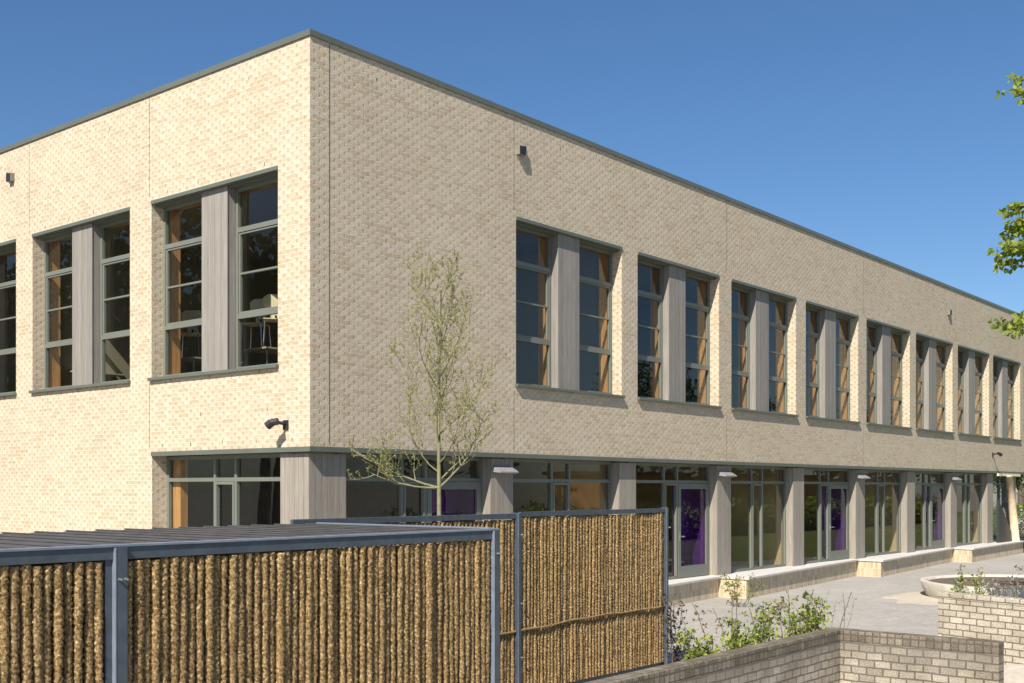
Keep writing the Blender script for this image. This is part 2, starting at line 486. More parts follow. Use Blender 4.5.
mb.build("brick_wall", M['brick'], B)
holesL = [(y, y + LWW, Z0, Z1) for y in LW]
mb = MB(); wall_skin(mb, fL, YE, ZB, ZT - 0.1, holesL)
# ground storey part of the left wall
yb = 4.53
mb.quad((0, yb, GZ - .1), (0, YE, GZ - .1), (0, YE, ZB), (0, yb, ZB))
mb.quad((0, yb, GZ - .1), (0, yb, ZB), (.4, yb, ZB), (.4, yb, GZ - .1))
mb.build("brick_wall", M['brick'], B)
# movement joints, a few millimetres proud
def joint(mb, f, s, z0, z1, w=0.014):
    a, b = s - w / 2, s + w / 2
    p = [f(a, -.003, z0), f(b, -.003, z0), f(b, -.003, z1), f(a, -.003, z1)]
    mb.quad(*p)
JMAT = simple("joint_sealant", (0.16, 0.13, 0.10), 0.9)
jl = [(fR, 0.42, ZB + .04, ZT - .12, .02), (fR, 5.27, Z1 + .1, ZT - .12, .008), (fR, 5.27, ZB + .04, Z0 - .1, .008)]
for s in (13.9, 22.75, 31.45): jl += [(fR, s, ZB + .04, Z0 - .1, .012), (fR, s, Z1 + .1, ZT - .12, .012)]
jl += [(fL, s, Z1 + .08, ZT - .12, .012) for s in (4.62, 9.15, 13.6)] + [(fL, 4.62, ZB + .08, Z0 - .05, .012)]
for q in jl:
    jm = MB(); joint(jm, *q); jm.build("movement_joint", JMAT, B)
wv = []
for y in LW[:3]:
    wv += [(fL, y + k, 7.735) for k in (.35, 1.3, 2.25, 3.2)] + [(fL, y + k, 4.20) for k in (.5, 1.9, 3.1)]
wv += [(fL, y, 3.02) for y in (.45, 1.4, 2.35, 3.3, 4.2)] + [(fL, y, 9.30) for y in (1.6, 6.0, 10.4)] + [(fL, y, 3.55) for y in (1.1, 3.0)]
wv += [(fR, .95 + 1.6 * k, 3.03) for k in range(14)] + [(fR, x, 9.32) for x in (1.5, 6.8, 12.4, 18.0, 24.0)]
for f, s_, z in wv:
    a, b = s_ - .006, s_ + .006
    jm = MB(); jm.quad(f(a, -.003, z), f(b, -.003, z), f(b, -.003, z + .065), f(a, -.003, z + .065)); jm.build("weep_vent", M['black'], B)
# roof edge
mb = MB()
mb.box(-0.03, XE + .03, -0.03, 0.35, ZT - .10, ZT).box(-0.03, 0.35, 0.35, YE, ZT - .10, ZT)
for k in range(1, 15): mb.box(3.0 * k - .012, 3.0 * k + .012, -0.033, -.0301, ZT - .098, ZT + .002)
for k in range(1, 8): mb.box(-0.033, -.0301, 3.0 * k - .012, 3.0 * k + .012, ZT - .098, ZT + .002)
mb.build("roof_edge", M['trim'], B, bevel=.006)
mb = MB(); mb.box(0.35, XE, 0.35, YE, ZT - .3, ZT - .12)
mb.build("roof", M['concrete'], B)
# storey slabs and interior
mb = MB()
mb.box(.6, XE - .1, .6, YE - .1, 7.95, 8.05)
mb.build("ceiling", M['ceiling'], B)
mb = MB(); mb.box(.05, XE, .05, YE, 2.97, 3.55).box(.5, XE, .5, YE, GZ + .03, -0.01)
mb.build("floor_slab", M['lino'], B)
mb = MB()
for x in (9.4, 18.3, 27.1, 35.85, 43.9):
    mb.box(x, x + .1, .61, 8.5, 3.56, 7.94)
mb.box(.61, 9.3, 9.25, 9.35, 3.56, 7.94).box(8.0, XE - .6, 8.51, 8.61, 3.56, 7.94)
mb.box(7.2, 7.3, 9.4, YE - .3, 3.56, 7.94).box(.61, 7.1, 14, 14.1, 3.56, 7.94)
mb.build("partition_wall", M['plaster'], B)
mb = MB()
for x in (9.45, 18.3, 27.15, ): mb.box(x, x + .1, .5, 7, 0, 2.96)
mb.box(.6, 36, 7.01, 7.1, 0, 2.96).box(36.1, 36.2, .5, 12, GZ, 2.96).box(.61, 5, 4.6, 4.7, 0, 2.96)
mb.box(.5, .6, 4.7, YE, 0, 2.96)
mb.build("partition_wall", M['tan'], B)
mb = MB(); mb.box(4.95, 5.0, .62, 4.55, .003, 2.89).box(.62, 4.94, 4.55, 4.595, .003, 2.89); mb.build("dark_room_sheet", M['dark_box'], B)  # dark sheets added to keep the corner room black behind its glass
mb = MB(); mb.box(5.05, 36.0, .52, 7.0, -.009, .001); mb.build("floor_covering", M['tan_floor'], B)
mb = MB(); mb.box(.5, 36.0, .5, 7, 2.90, 2.965); mb.build("lower_ceiling", M['ceiling'], B)
mb = MB(); mb.box(.1, XE, YE, YE + .2, GZ, ZT - .13); mb.build("rear_wall", M['plaster'], B)

def fbox(mb, f, s0, s1, d0, d1, z0, z1):
    a = f(s0, d0, z0); b = f(s1, d1, z1)
    return mb.box(a[0], b[0], a[1], b[1], a[2], b[2])

def vboards(mb, f, s0, s1, d0, d1, z0, z1, n, gap=0.006):
    """vertical boards over a solid core"""
    fbox(mb, f, s0 + .012, s1 - .012, d0 + .012, d1, z0, z1)
    w = (s1 - s0) / n
    for k in range(n):
        a = s0 + k * w + (gap / 2 if k else 0); b = s0 + (k + 1) * w - (gap / 2 if k < n - 1 else 0)
        fbox(mb, f, a, b, d0, d0 + .0115, z0 + .002, z1 - .002)
    return mb

def glaze(parent, f, s0, s1, z0, z1, d, m=None, name="pane"):
    mb = MB(); q = [f(s0, d, z0), f(s1, d, z0), f(s1, d, z1), f(s0, d, z1)]
    mb.quad(*(q if f is fR else q[::-1]))
    return mb.build(name, m or M['glass'], parent)

def light(mb, f, s0, s1, bars, z0, z1, d):
    """one tall light: frame, transoms and sashes"""
    w = .055
    fbox(mb, f, s0, s0 + w, d - .04, d + .04, z0, z1); fbox(mb, f, s1 - w, s1, d - .04, d + .04, z0, z1)
    fbox(mb, f, s0 + w, s1 - w, d - .04, d + .04, z1 - .075, z1); fbox(mb, f, s0 + w, s1 - w, d - .04, d + .04, z0, z0 + .06)
    zz = [z0 + .06] + [b[0] for b in bars] + [z1 - .075]
    for zc, h, dd in bars: fbox(mb, f, s0 + w, s1 - w, d - dd, d + .035, zc - h / 2, zc + h / 2)
    # opening sash between the two thick bars
    thick = [b for b in bars if b[1] > .06]
    if len(thick) == 2:
        za = thick[0][0] + thick[0][1] / 2 + .004; zb = thick[1][0] - thick[1][1] / 2 - .004
        for a, b in ((s0 + w + .004, s0 + w + .05), (s1 - w - .05, s1 - w - .004)): fbox(mb, f, a, b, d - .025, d + .03, za, zb)
        fbox(mb, f, s0 + w + .05, s1 - w - .05, d - .025, d + .03, za, za + .035)
        fbox(mb, f, s0 + w + .05, s1 - w - .05, d - .025, d + .03, zb - .035, zb)

def upper_window(f, s0, s1, with_trim=True):
    d = .30
    zb, zt = Z0 + .05, Z1 - .075
    p0 = s0 + 1.49; p1 = s0 + 2.25
    mb = MB()
    bars = [(5.30, .085, .04), (6.06, .035, .024), (6.84, .085, .04)]
    light(mb, f, s0 + .004, p0 - .002, bars, zb, zt, d); light(mb, f, p1 + .002, s1 - .004, bars, zb, zt, d)
    fr = mb.build("window", M['frame'], B)
    for a, b in ((s0 + .05, p0 - .05), (p1 + .05, s1 - .05)): glaze(fr, f, a, b, zb + .05, zt - .06, d + .012)
    mb = MB(); vboards(mb, f, p0, p1, .075, d + .05, zb, zt, 4); mb.build("cladding_panel", M['boards_up'], fr)
    mb = MB(); fbox(mb, f, s0 + .003, s1 - .003, -.022, DP, zt + .002, Z1 - .003)
    fbox(mb, f, s0 + .003, s1 - .003, .10, DP, zt - .03, zt + .0015)
    mb.build("lintel_trim", M['trim'], fr, bevel=.004)
    mb = MB(); fbox(mb, f, s0 - .03, s1 + .03, -.075, -.002, Z0 - .02, Z0 + .035); fbox(mb, f, s0 + .003, s1 - .003, -.0015, DP, Z0 - .02 + .022, Z0 + .047)
    mb.build("sill", M['trim'], fr, bevel=.004)
    mb = MB()
    dd0, dd1 = d + .05, DP + .28
    fbox(mb, f, s0 + .006, s0 + .03, dd0, dd1, zb, zt); fbox(mb, f, s1 - .03, s1 - .006, dd0, dd1, zb, zt)
    if f is fR: fbox(mb, f, p0 + .02, p1 - .02, dd0 + .003, dd1, zb, zt)
    fbox(mb, f, s0, s1, dd0, dd1, zt, zt + .03); fbox(mb, f, s0, s1, dd0, dd1 + .05, zb - .03, zb)
    mb.build("wood_lining", M['oak'], fr)
    return fr
for x in RW:
    if x + WW < XE: upper_window(fR, x, x + WW)
for y in LW: upper_window(fL, y, y + LWW)

# ground floor, right: piers, windows and doors
PR = [(0.0, .88), (4.68, 5.36), (9.15, 9.83), (13.60, 14.32), (17.97, 18.67), (22.41, 23.12), (26.80, 27.53), (31.22, 31.91), (35.58, 36.31)]
for k, (a, b) in enumerate(PR):
    mb = MB()
    if k == 0:
        vboards(mb, fR, .06, .88, .10, .42, GZ, 2.82, 6)
        vboards(mb, fL, .115, .83, .06, .12, GZ, 2.82, 6)
    else:
        vboards(mb, fR, a, b, .10, .48, -.0, 2.82, 5)
        fbox(mb, fR, a - .003, a, .12, .48, 0, 2.82)
    mb.build("clad_pier", M['boards'], B)
mb = MB()
mb.box(-.03, XE, -.03, .02, 2.845, ZB - .003).box(-.03, .02, .02, yb, 2.845, ZB - .003)
mb.box(.02, XE, .02, .5, 2.86, ZB - .01).box(.021, .5, .5, yb, 2.86, ZB - .01)
mb.build("lintel_band", M['trim'], B, bevel=.003)
mb = MB(); mb.box(36.31, XE, .5, 12, 2.87, 2.965); mb.build("porch_soffit", M['trim'], B)

def member(mb, f, s, w, z0, z1, d=.36, t=.04): fbox(mb, f, s - w / 2, s + w / 2, d - t, d + t, z0, z1)
def ground_bay(f, s0, s1, door, z0=0.0):
    top = 2.845; d = .36
    mb = MB()
    m1, m2 = s0 + 1.57, s0 + 2.19
    zt = 2.40
    fbox(mb, f, s0, s1, d - .04, d + .04, top - .07, top); 
    fbox(mb, f, s0, s0 + .06, d - .04, d + .04, z0, top - .07); fbox(mb, f, s1 - .06, s1, d - .04, d + .04, z0, top - .07)
    end2 = m2 if door else s1 - .06
    fbox(mb, f, s0 + .06, m1 - .03, d - .04, d + .04, z0, z0 + .07)
    fbox(mb, f, m1 + .03, m2 - .03, d - .04, d + .04, z0, z0 + .07)
    if not door: fbox(mb, f, m2 + .03, s1 - .06, d - .04, d + .04, z0, z0 + .07)
    for m in (m1, m2): member(mb, f, m, .06, z0, top - .07)
    for a, b in ((s0 + .06, m1 - .03), (m1 + .03, m2 - .03), (m2 + .03, s1 - .06)):
        fbox(mb, f, a, b, d - .038, d + .04, zt - .035, zt + .035)
    # sash in the narrow light
    for a, b in ((m1 + .033, m1 + .075), (m2 - .075, m2 - .033)): fbox(mb, f, a, b, d - .055, d + .02, z0 + .075, zt - .04)
    fbox(mb, f, m1 + .075, m2 - .075, d - .055, d + .02, zt - .09, zt - .04)
    fr = mb.build("window", M['frame'], B)
    for a, b in ((s0 + .05, m1 - .02), (m1 + .02, m2 - .02)): glaze(fr, f, a, b, z0 + .06, zt, d + .01)
    for a, b in ((s0 + .05, m1 - .02), (m1 + .02, m2 - .02), (m2 + .02, s1 - .05)): glaze(fr, f, a, b, zt + .01, top - .06, d + .01)
    if not door: glaze(fr, f, m2 + .02, s1 - .05, z0 + .06, zt, d + .01)
    else:
        a, b = m2 + .035, s1 - .065
        mb = MB(); w = .11
        fbox(mb, f, a, a + w, d - .05, d + .025, z0 + .015, zt - .04); fbox(mb, f, b - w, b, d - .05, d + .025, z0 + .015, zt - .04)
        fbox(mb, f, a + w, b - w, d - .05, d + .025, zt - .04 - w - .03, zt - .04); fbox(mb, f, a + w, b - w, d - .05, d + .025, z0 + .015, z0 + .30)
        dr = mb.build("glazed_door", M['frame'], B)
        glaze(dr, f, a + w - .01, b - w + .01, z0 + .29, zt - .16, d - .01, M['glass_violet'])
        mb = MB(); fbox(mb, f, a + .04, a + .07, d - .11, d - .05, 1.03, 1.06); fbox(mb, f, a + .04, a + .19, d - .115, d - .10, 1.028, 1.062); fbox(mb, f, a + .03, a + .08, d - .056, d - .05, .93, 1.15)
        mb.build("handle", M['chrome'], dr)
        mb = MB(); fbox(mb, f, b - w - .03, b - w + .02, d + .03, d + .45, z0 + .02, zt)
        fbox(mb, f, a + w + .34, b - w - .04, d + .40, d + .42, z0 + .02, zt - .1)
        mb.build("violet_lit_jamb", M['violet'], dr)  # violet light is put into the jamb's colour; curtain strip added for the tint
    return fr
ends = [(PR[k][1], PR[k + 1][0]) for k in range(8)]
for k, (a, b) in enumerate(ends): ground_bay(fR, a + .003, b - .006, door=(k % 2 == 0))
ground_bay(fL, .833, yb - .004, False)
mb = MB(); mb.box(.88, 36, .30, .5, -.06, -.002).box(.3, .5, .83, yb, -.06, -.002); mb.build("threshold", M['concrete'], B)
mb = MB(); mb.box(.20, .45, .83, yb - .002, GZ, -.062).box(.88, 36.3, .31, .48, GZ, -.062); mb.build("base_wall", M['brick'], B)
# inner wood reveal behind the left ground window
mb = MB(); mb.box(.42, .58, yb - .30, yb - .01, 0, 2.84); mb.build("wood_lining", M['oak'], B)

mb = MB(); mb.box(36.25, 41.5, 3.5, 3.6, GZ, 2.86); mb.build("porch_wall", M['dark_box'], B)
mb = MB(); vboards(mb, fR, 38.75, 39.45, .10, .48, 0, 2.82, 5); mb.build("clad_pier", M['boards'], B)
ground_bay(fR, 36.313, 38.74, False)
mb = MB(); mb.box(36.4, 39.45, -.10, -.032, 2.74, 2.843); mb.build("porch_beam", M['cream'], B)

# ------------------------------------------------------------------ terrace plinths, sawtooth in plan
def plinth(x0, x1, d0, d1, label):
    t = thing("terrace_plinth", label, "plinth", (x0, 0, GZ), "brick plinths with concrete slabs along the facade")
    yb_ = .30
    mb = MB(); mb.prism([(x0, yb_), (x0, -d0), (x1, -d1), (x1, yb_)], GZ - .02, -.055); mb.build("brick_base", M['soldier'], t)
    e = .08
    mb = MB(); mb.prism([(x0 - .03, yb_ - .002), (x0 - .03, -d0 - e), (x1 - .035, -d1 - e), (x1 - .035, yb_ - .002)], -.053, .004)
    mb.build("concrete_slab", M['concrete'], t, bevel=.006)
plinth(4.50, 13.45, .95, .02, "brick plinth with concrete slab below the second and third bays, nearest the rope screen")
plinth(13.46, 22.40, .80, -.08, "long brick plinth with pale slab beside the green bush, second from the rope screen")
plinth(22.41, 31.35, .70, -.08, "third brick plinth with pale slab, its sunlit end facing the round planter")
plinth(31.36, 39.12, .62, .30, "farthest brick plinth with pale slab, ending at the dark planter box")

# ------------------------------------------------------------------ fixtures on the building
def hood(a, b, label):
    t = thing("wall_light", label, "wall light", ((a + b) / 2, .1, 2.5), "sloping metal hood lights on the clad piers")
    mb = MB()
    x0, x1 = a + .02, b - .10
    i = 0
    pts = [(.10, 2.56), (.10, 2.69), (-.13, 2.57), (-.13, 2.54)]
    mb.v = [(x0, y, z) for y, z in pts] + [(x1, y, z) for y, z in pts]
    mb.f = [(0, 1, 2, 3), (7, 6, 5, 4), (0, 4, 5, 1), (1, 5, 6, 2), (2, 6, 7, 3), (3, 7, 4, 0)]
    mb.build("hood", M['hoodm'], t, bevel=.004)
    mb = MB(); mb.box(x0 + .05, x1 - .05, -.10, .08, 2.525, 2.536); mb.build("diffuser", M['plaster'], t)
for (k, lb) in ((1, "nearest sloping hood light on the clad pier just right of the young tree"), (3, "sloping hood light on the clad pier right of the nearest full height violet door"),
                (5, "sloping hood light on the clad pier above the start of the third plinth"), (7, "farthest sloping hood light, on the clad pier before the last bay")):
    hood(PR[k][0], PR[k][1], lb)

def boxlamp(f, s, z, label):
    p = f(s, 0, z)
    t = thing("wall_lamp", label, "wall lamp", p, "small box lamps high on the brick walls")
    mb = MB(); fbox(mb, f, s, s + .19, -.095, -.002, z - .09, z + .09); mb.build("housing", M['lampm'], t, bevel=.006)
    mb = MB(); fbox(mb, f, s + .01, s + .18, -.106, -.0955, z - .08, z + .08); mb.build("lens", M['black'], t)
    mb = MB(); fbox(mb, f, s + .201, s + .25, -.07, -.001, z - .02, z + .12); mb.build("bracket", M['black'], t)
boxlamp(fR, 5.33, 9.0, "small box lamp under the roof edge above the nearest window of the long wall")
boxlamp(fR, 30.55, 8.75, "small box lamp under the roof edge far along the long wall")
boxlamp(fL, 9.78, 9.03, "small box lamp high on the sunlit short wall at the left")

def spotcam(f, s, z, sgn, label):
    t = thing("security_camera", label, "camera", f(s, 0, z), "black cameras on wall arms")
    mb = MB(); fbox(mb, f, s - .06, s + .06, -.03, -.002, z - .08, z + .08)
    a = f(s, -.03, z + .02); b = f(s, -.22, z + .04); mb.tube([a, b], .03, 8)
    mb.build("wall_arm", M['black'], t)
    mb = MB(); a = f(s - sgn * .05, -.22, z + .05); b = f(s + sgn * .05, -.27, z + .03); c = f(s + sgn * .12, -.31, z - .03)
    mb.tube([a, b], .06, 10); mb.tube([b, c], [.07, .07], 10)
    mb.build("housing", M['black'], t)
spotcam(fL, .60, 3.30, 1, "black camera on a short arm above the corner window of the short wall")
spotcam(fR, 35.9, 3.6, 1, "black camera on a short arm low on the far end of the long wall")

# ------------------------------------------------------------------ ropes
def rope_mesh(seed, h, r):
    rg = random.Random(seed); mb = MB()
    n = 12; nz = int(h / .011)
    ph = rg.uniform(0, 6); wob = [rg.uniform(0, 6) for _ in range(4)]
    fat = [rg.uniform(-1, 1) for _ in range(nz // 7 + 3)]
    for k in range(nz + 1):
        z = h * k / nz
        q = k / 7; i = int(q); ft = fat[i] * (1 - (q - i)) + fat[i + 1] * (q - i)
        cx = .004 * math.sin(z * 3.1 + wob[0]) + .003 * math.sin(z * 9 + wob[1]); cy = .004 * math.sin(z * 2.3 + wob[2])
        for a in range(n):
            an = 2 * math.pi * a / n
            lobe = abs(math.sin((an * 1.0 + z * 72 + ph)))
            rr = r * (.74 + .22 * lobe + .10 * ft) + rg.gauss(0, .0030)
            mb.v.append((cx + rr * math.cos(an), cy + rr * math.sin(an), z))
    for k in range(nz):
        for a in range(n):
            p = k * n + a; q = k * n + (a + 1) % n
            mb.f.append((p, q, q + n, p + n))
    e = nz * n
    mb.f.append(tuple(e + a for a in range(n)))
    for _ in range(int(h * 1100)):     # straw fuzz
        z = rg.uniform(0, h); an = rg.uniform(0, 2 * math.pi)
        p = Vector((math.cos(an) * r * .80, math.sin(an) * r * .80, z))
        d = (Vector((math.cos(an), math.sin(an), 0)) * rg.uniform(.2, .9) + Vector((rg.gauss(0, .6), rg.gauss(0, .6), rg.gauss(-.1, .8)))).normalized() * rg.uniform(.008, .024)
        w = Vector((rg.gauss(0, 1), rg.gauss(0, 1), rg.gauss(0, 1))).normalized() * .0017
        i = len(mb.v); mb.v += [tuple(p - w), tuple(p + w), tuple(p + d)]; mb.f.append((i, i + 1, i + 2))
    return mb.mesh("rope", M['rope'], True)
HR = 2.16
ROPES = [rope_mesh(100 + i, HR, .0358 + .003 * (i % 3 - 1)) for i in range(9)]
def rope_row(parent, x0, x1, y, zbase, pitch=.0705, ztop=None):
    n = int(round((x1 - x0) / pitch)); pl = parent.location
    for k in range(n):
        me = ROPES[rnd.randrange(len(ROPES))]
        o = bpy.data.objects.new("rope", me); S.collection.objects.link(o); o.parent = parent
        x = x0 + (k + .5) * (x1 - x0) / n + rnd.gauss(0, .004)
        hz = (ztop - zbase) / HR + rnd.uniform(-.006, .001)
        o.location = (x - pl.x, y + rnd.gauss(0, .003) - pl.y, zbase - pl.z)
        s = rnd.uniform(.93, 1.04)
        o.scale = (s, s, hz)
        o.rotation_euler = (rnd.gauss(0, .0016), rnd.gauss(0, .0016), rnd.uniform(0, 6.28))

# ------------------------------------------------------------------ bicycle shed
YF, YK = -7.57, -5.02
XL, XR = -12.0, -4.235
ZS = 1.875
sh = thing("bicycle_shed", "low bicycle shed with blue grey steel frame, slatted roof and walls of thick coir ropes", "shed", (XL, YF, GZ))
mb = MB()
mb.box(XL, XR, YF - .05, YF - .005, ZS - .105, ZS - .022)                       # front fascia
mb.box(XL, XR, YK - .045, YK, ZS - .13, ZS - .052)
mb.box(XL, XL + .05, YF - .004, YK - .046, ZS - .12, ZS - .04)
mb.box(XR - .05, XR, YF - .004, YK - .046, ZS - .12, ZS - .04)
mb.build("roof_frame", M['steel'], sh, bevel=.003)
mb = MB()
mb.box(XL, XR, YF - .062, YF + .02, ZS - .0215, ZS - .004)
mb.box(XR - .055, XR + .004, YF + .021, YK, ZS - .039, ZS + .004)
mb.build("roof_flange", M['steel_light'], sh, bevel=.003)
mb = MB()
x = XL + .05
while x < XR - .3:      # lapped slats running back
    w = .285
    i = len(mb.v)
    za, zb = ZS - .050, ZS - .012
    mb.v += [(x, YF + .02, za), (x + w, YF + .02, zb), (x + w, YK + .06, zb), (x, YK + .06, za),
             (x, YF + .02, za - .012), (x + w, YF + .02, zb - .012), (x + w, YK + .06, zb - .012), (x, YK + .06, za - .012)]
    mb.f += [(i, i + 1, i + 2, i + 3), (i + 7, i + 6, i + 5, i + 4), (i + 1, i + 5, i + 6, i + 2), (i, i + 3, i + 7, i + 4), (i + 3, i + 2, i + 6, i + 7), (i, i + 4, i + 5, i + 1)]
    mb.box(x + w - .022, x + w, YF + .021, YK + .058, zb + .001, zb + .010)
    x += .29
mb.build("roof_slats", M['roof_slat'], sh)
mb = MB(); mb.box(XL + .05, XR - .05, YF + .02, YK - .05, ZS - .10, ZS - .085); mb.build("roof_deck", M['roof_slat'], sh)
def post(parent, x, y0, w=.095, ztop=None, light_edge=True, zb=GZ):
    mb = MB(); mb.box(x, x + w, y0 - .065, y0 + .045, zb, ztop)
    p = mb.build("post", M['steel'], parent, bevel=.003)
    if light_edge:
        mb = MB(); mb.box(x - .006, x - .0005, y0 - .068, y0 - .02, zb, ztop - .001); mb.build("edge_flange", M['steel_light'], p)
    return p
pp = post(sh, -8.185, YF - .01, .085, ZS - .024)
mb = MB(); mb.box(-8.240, -8.192, YF - .035, YF + .03, GZ, ZS - .106); mb.build("side_rail", M['steel'], pp)
for dx in (.02, .065):
    mb = MB(); mb.tube([(-8.185 + dx, YF - .074, 1.64), (-8.185 + dx, YF - .105, 1.64)], .009, 8); mb.build("bolt", M['bolt'], pp)
pe = post(sh, -4.32, YF - .01, .075, ZS - .0225)
mb = MB(); mb.tube([(-4.285, YF - .074, 1.64), (-4.285, YF - .115, 1.64)], .009, 8); mb.build("bolt", M['bolt'], pe)
post(sh, XL, YF - .01, .08, ZS - .024)
for xx in (XL, -8.1, XR - .08): post(sh, xx, YK - .06, .08, ZS - .14, False)
rope_row(sh, XL + .09, -8.245, YF - .012, -.42, ztop=ZS - .108)
rope_row(sh, -8.098, -4.33, YF - .012, -.42, ztop=ZS - .108)
mb = MB(); mb.box(XL + .09, XR - .08, YF + .0, YF + .07, -.5, -.43); mb.build("bottom_rail", M['steel'], sh)
mb = MB(); mb.box(XL + .1, XR - .02, YF + .04, YF + .06, -.42, ZS - .125)  # dark sheet added behind the ropes to give the shade in their gaps
mb.build("gap_shade_sheet", simple("gap_shade_brown", (0.045, 0.03, 0.018), 0.9), sh)
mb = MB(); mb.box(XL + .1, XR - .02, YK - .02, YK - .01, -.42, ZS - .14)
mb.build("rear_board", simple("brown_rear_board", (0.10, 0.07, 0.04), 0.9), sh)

# ------------------------------------------------------------------ free standing rope screen
YS = -5.07
ZS2 = 1.925
sc = thing("rope_screen", "free standing rope screen with a steel frame and slack cross rope", "screen", (-3.9, YS, GZ))
mb = MB(); mb.box(-4.60, -.927, YS - .05, YS - .005, ZS2 - .075, ZS2 - .008)  .box(-.828, 2.688, YS - .05, YS - .005, ZS2 - .055, ZS2 + .010)
mb.build("top_rail", M['steel'], sc, bevel=.003)
for (x, w, zt) in ((-4.19, .07, ZS - .06), (-.925, .095, ZS2 + .0), (2.69, .085, ZS2 + .02)):
    mb = MB(); mb.box(x, x + w, YS - .06, YS + .03, GZ, zt); p = mb.build("post", M['steel'], sc, bevel=.003)
    mb = MB(); mb.box(x + w * .2, x + w * .5, YS - .064, YS - .0605, GZ, zt - .003); mb.build("edge_flange", M['steel_light'], p)
    mb = MB()
    for z in (1.64, .75, .05): mb.tube([(x + w * .75, YS - .08, z), (x + w * .75, YS - .11, z)], .011, 8)
    mb.build("bolt", M['bolt'], p)
rope_row(sc, -4.11, -.93, YS - .01, -.42, .0735, ztop=ZS2 - .085)
rope_row(sc, -.828, 2.69, YS - .01, -.42, .0735, ztop=ZS2 - .066)
mb = MB(); mb.box(-4.1, 2.70, YS + .04, YS + .06, -.42, ZS2 - .12)  # added dark sheet, stands in for shade between the screen's ropes
mb.build("gap_shade_sheet", bpy.data.materials["gap_shade_brown"], sc)
mb = MB(); mb.box(-4.1, 2.70, YS - .0, YS + .07, -.5, -.43); mb.build("bottom_rail", M['steel'], sc)
mb = MB(); pts = []; rr = []
for k in range(100):
    x = -3.9 + 6.6 * k / 99; pts.append((x, YS - .052 + .006 * math.sin(x * 5), .415 + .012 * x + .012 * math.sin(2.1 * x) + .006 * math.sin(7 * x))); rr.append(.015 + .003 * math.sin(k * 1.9))
mb.tube(pts, rr, 8); mb.build("cross_rope", M['rope'], sc, True)

# ------------------------------------------------------------------ garden walls
def bwall(name, label, segs, mbody, mcap, ztop, capz, thick):
    t = thing(name, label, "wall", (segs[0][0][0], segs[0][0][1], GZ))
    body, cap = MB(), MB()
    for (a, b, side) in segs:
        a = Vector((*a, 0)); b = Vector((*b, 0)); d = (b - a).normalized(); n = Vector((-d.y, d.x, 0)) * side * thick
        for m, z0, z1, gr in ((body, GZ - .3, capz - .001, 0), (cap, capz, ztop, .004)):
            q = d * gr; nn = n.normalized() * gr
            pl = [a - q - nn, b + q - nn, b + q + n + nn, a - q + n + nn]
            if side < 0: pl = pl[::-1]
            m.prism([(p.x, p.y) for p in pl], z0, z1)
    body.build("block_courses", mbody, t); cap.build("coping_course", mcap, t, bevel=.012)
    return t
bwall("garden_wall", "weathered grey block wall with a mossy coping running in front of the rope screen to a corner", [((-6.5, -7.84), (3.13, -7.84), 1), ((2.91, -7.845), (2.91, -9.97), 1)], M['grey_block'], M['rowlock'], .262, .11, .22)
bwall("garden_wall", "pale block wall at the right edge in front of the round planter", [((6.30, -8.03), (4.95, -12.2), 1)], M['white_block'], M['white_block'], .563, .46, .22)

# round planter
pcx, pcy, pr = 18.3, -6.05, 2.5
t = thing("round_planter", "low round white stone planter with dark soil standing on the paving", "planter", (pcx, pcy, GZ))
mb = MB(); n = 72
prof = [(pr - .16, GZ - .02), (pr, -.15), (pr - .02, -.13), (pr - .17, -.13), (pr - .18, -.36)]
for k in range(n):
    a = 2 * math.pi * k / n
    for r_, z_ in prof: mb.v.append((pcx + r_ * math.cos(a), pcy + r_ * math.sin(a), z_))
for k in range(n):
    for j in range(len(prof) - 1):
        a = k * 5 + j; b = ((k + 1) % n) * 5 + j
        mb.f.append((a, b, b + 1, a + 1))
mb.build("stone_rim", simple("white_stone", (0.50, 0.47, 0.41), 0.85, var=0.14, scale=5, bmp=0.004), t, True)
mb = MB(); mb.v = [(pcx + (pr - .165) * math.cos(2 * math.pi * k / n), pcy + (pr - .165) * math.sin(2 * math.pi * k / n), -.19) for k in range(n)]; mb.f = [tuple(range(n))]
mb.build("soil", M['soil'], t)

# ------------------------------------------------------------------ plants
def shrub(name, label, cat, base, h, w, nst, nlv, size, leafm, stemm, seed, group=None, spread=.5, arch=.2, z_lo=.15):
    rg = random.Random(seed)
    t = thing(name, label, cat, base, group)
    st, lf = MB(), MB()
    for s in range(nst):
        a = rg.uniform(0, 6.28); rr = w * math.sqrt(rg.random()) * spread
        p0 = Vector(base) + Vector((rr * math.cos(a) * .35, rr * math.sin(a) * .35, 0)); hh = h * rg.uniform(.55, 1)
        tip = Vector(base) + Vector((rr * math.cos(a) + rg.gauss(0, arch) * w * .3, rr * math.sin(a) + rg.gauss(0, arch) * w * .3, hh))
        pts = []
        bend = Vector((rg.gauss(0, .05), rg.gauss(0, .05), 0))
        for k in range(7):
            u = k / 6; pts.append(p0.lerp(tip, u) + bend * math.sin(u * 3.14) + Vector((rg.gauss(0, .008), rg.gauss(0, .008), 0)))
        st.tube(pts, [.008 * (1 - .7 * k / 6) + .002 for k in range(7)], 5)
        for l in range(nlv):
            u = z_lo + (1 - z_lo) * rg.random() ** .8; i = min(5, int(u * 6)); q = pts[i].lerp(pts[i + 1], u * 6 - i)
            off = Vector((rg.gauss(0, 1), rg.gauss(0, 1), rg.gauss(0, .7))) * (size * 1.0)
            st.tube([q, q + off], [.0025, .0015], 3, False)
            for _ in range(3): lf.leaf(q + off, size * rg.uniform(.6, 1.25), rg)
    st.build("stems", stemm, t); lf.build("leaves", leafm, t)
    return t
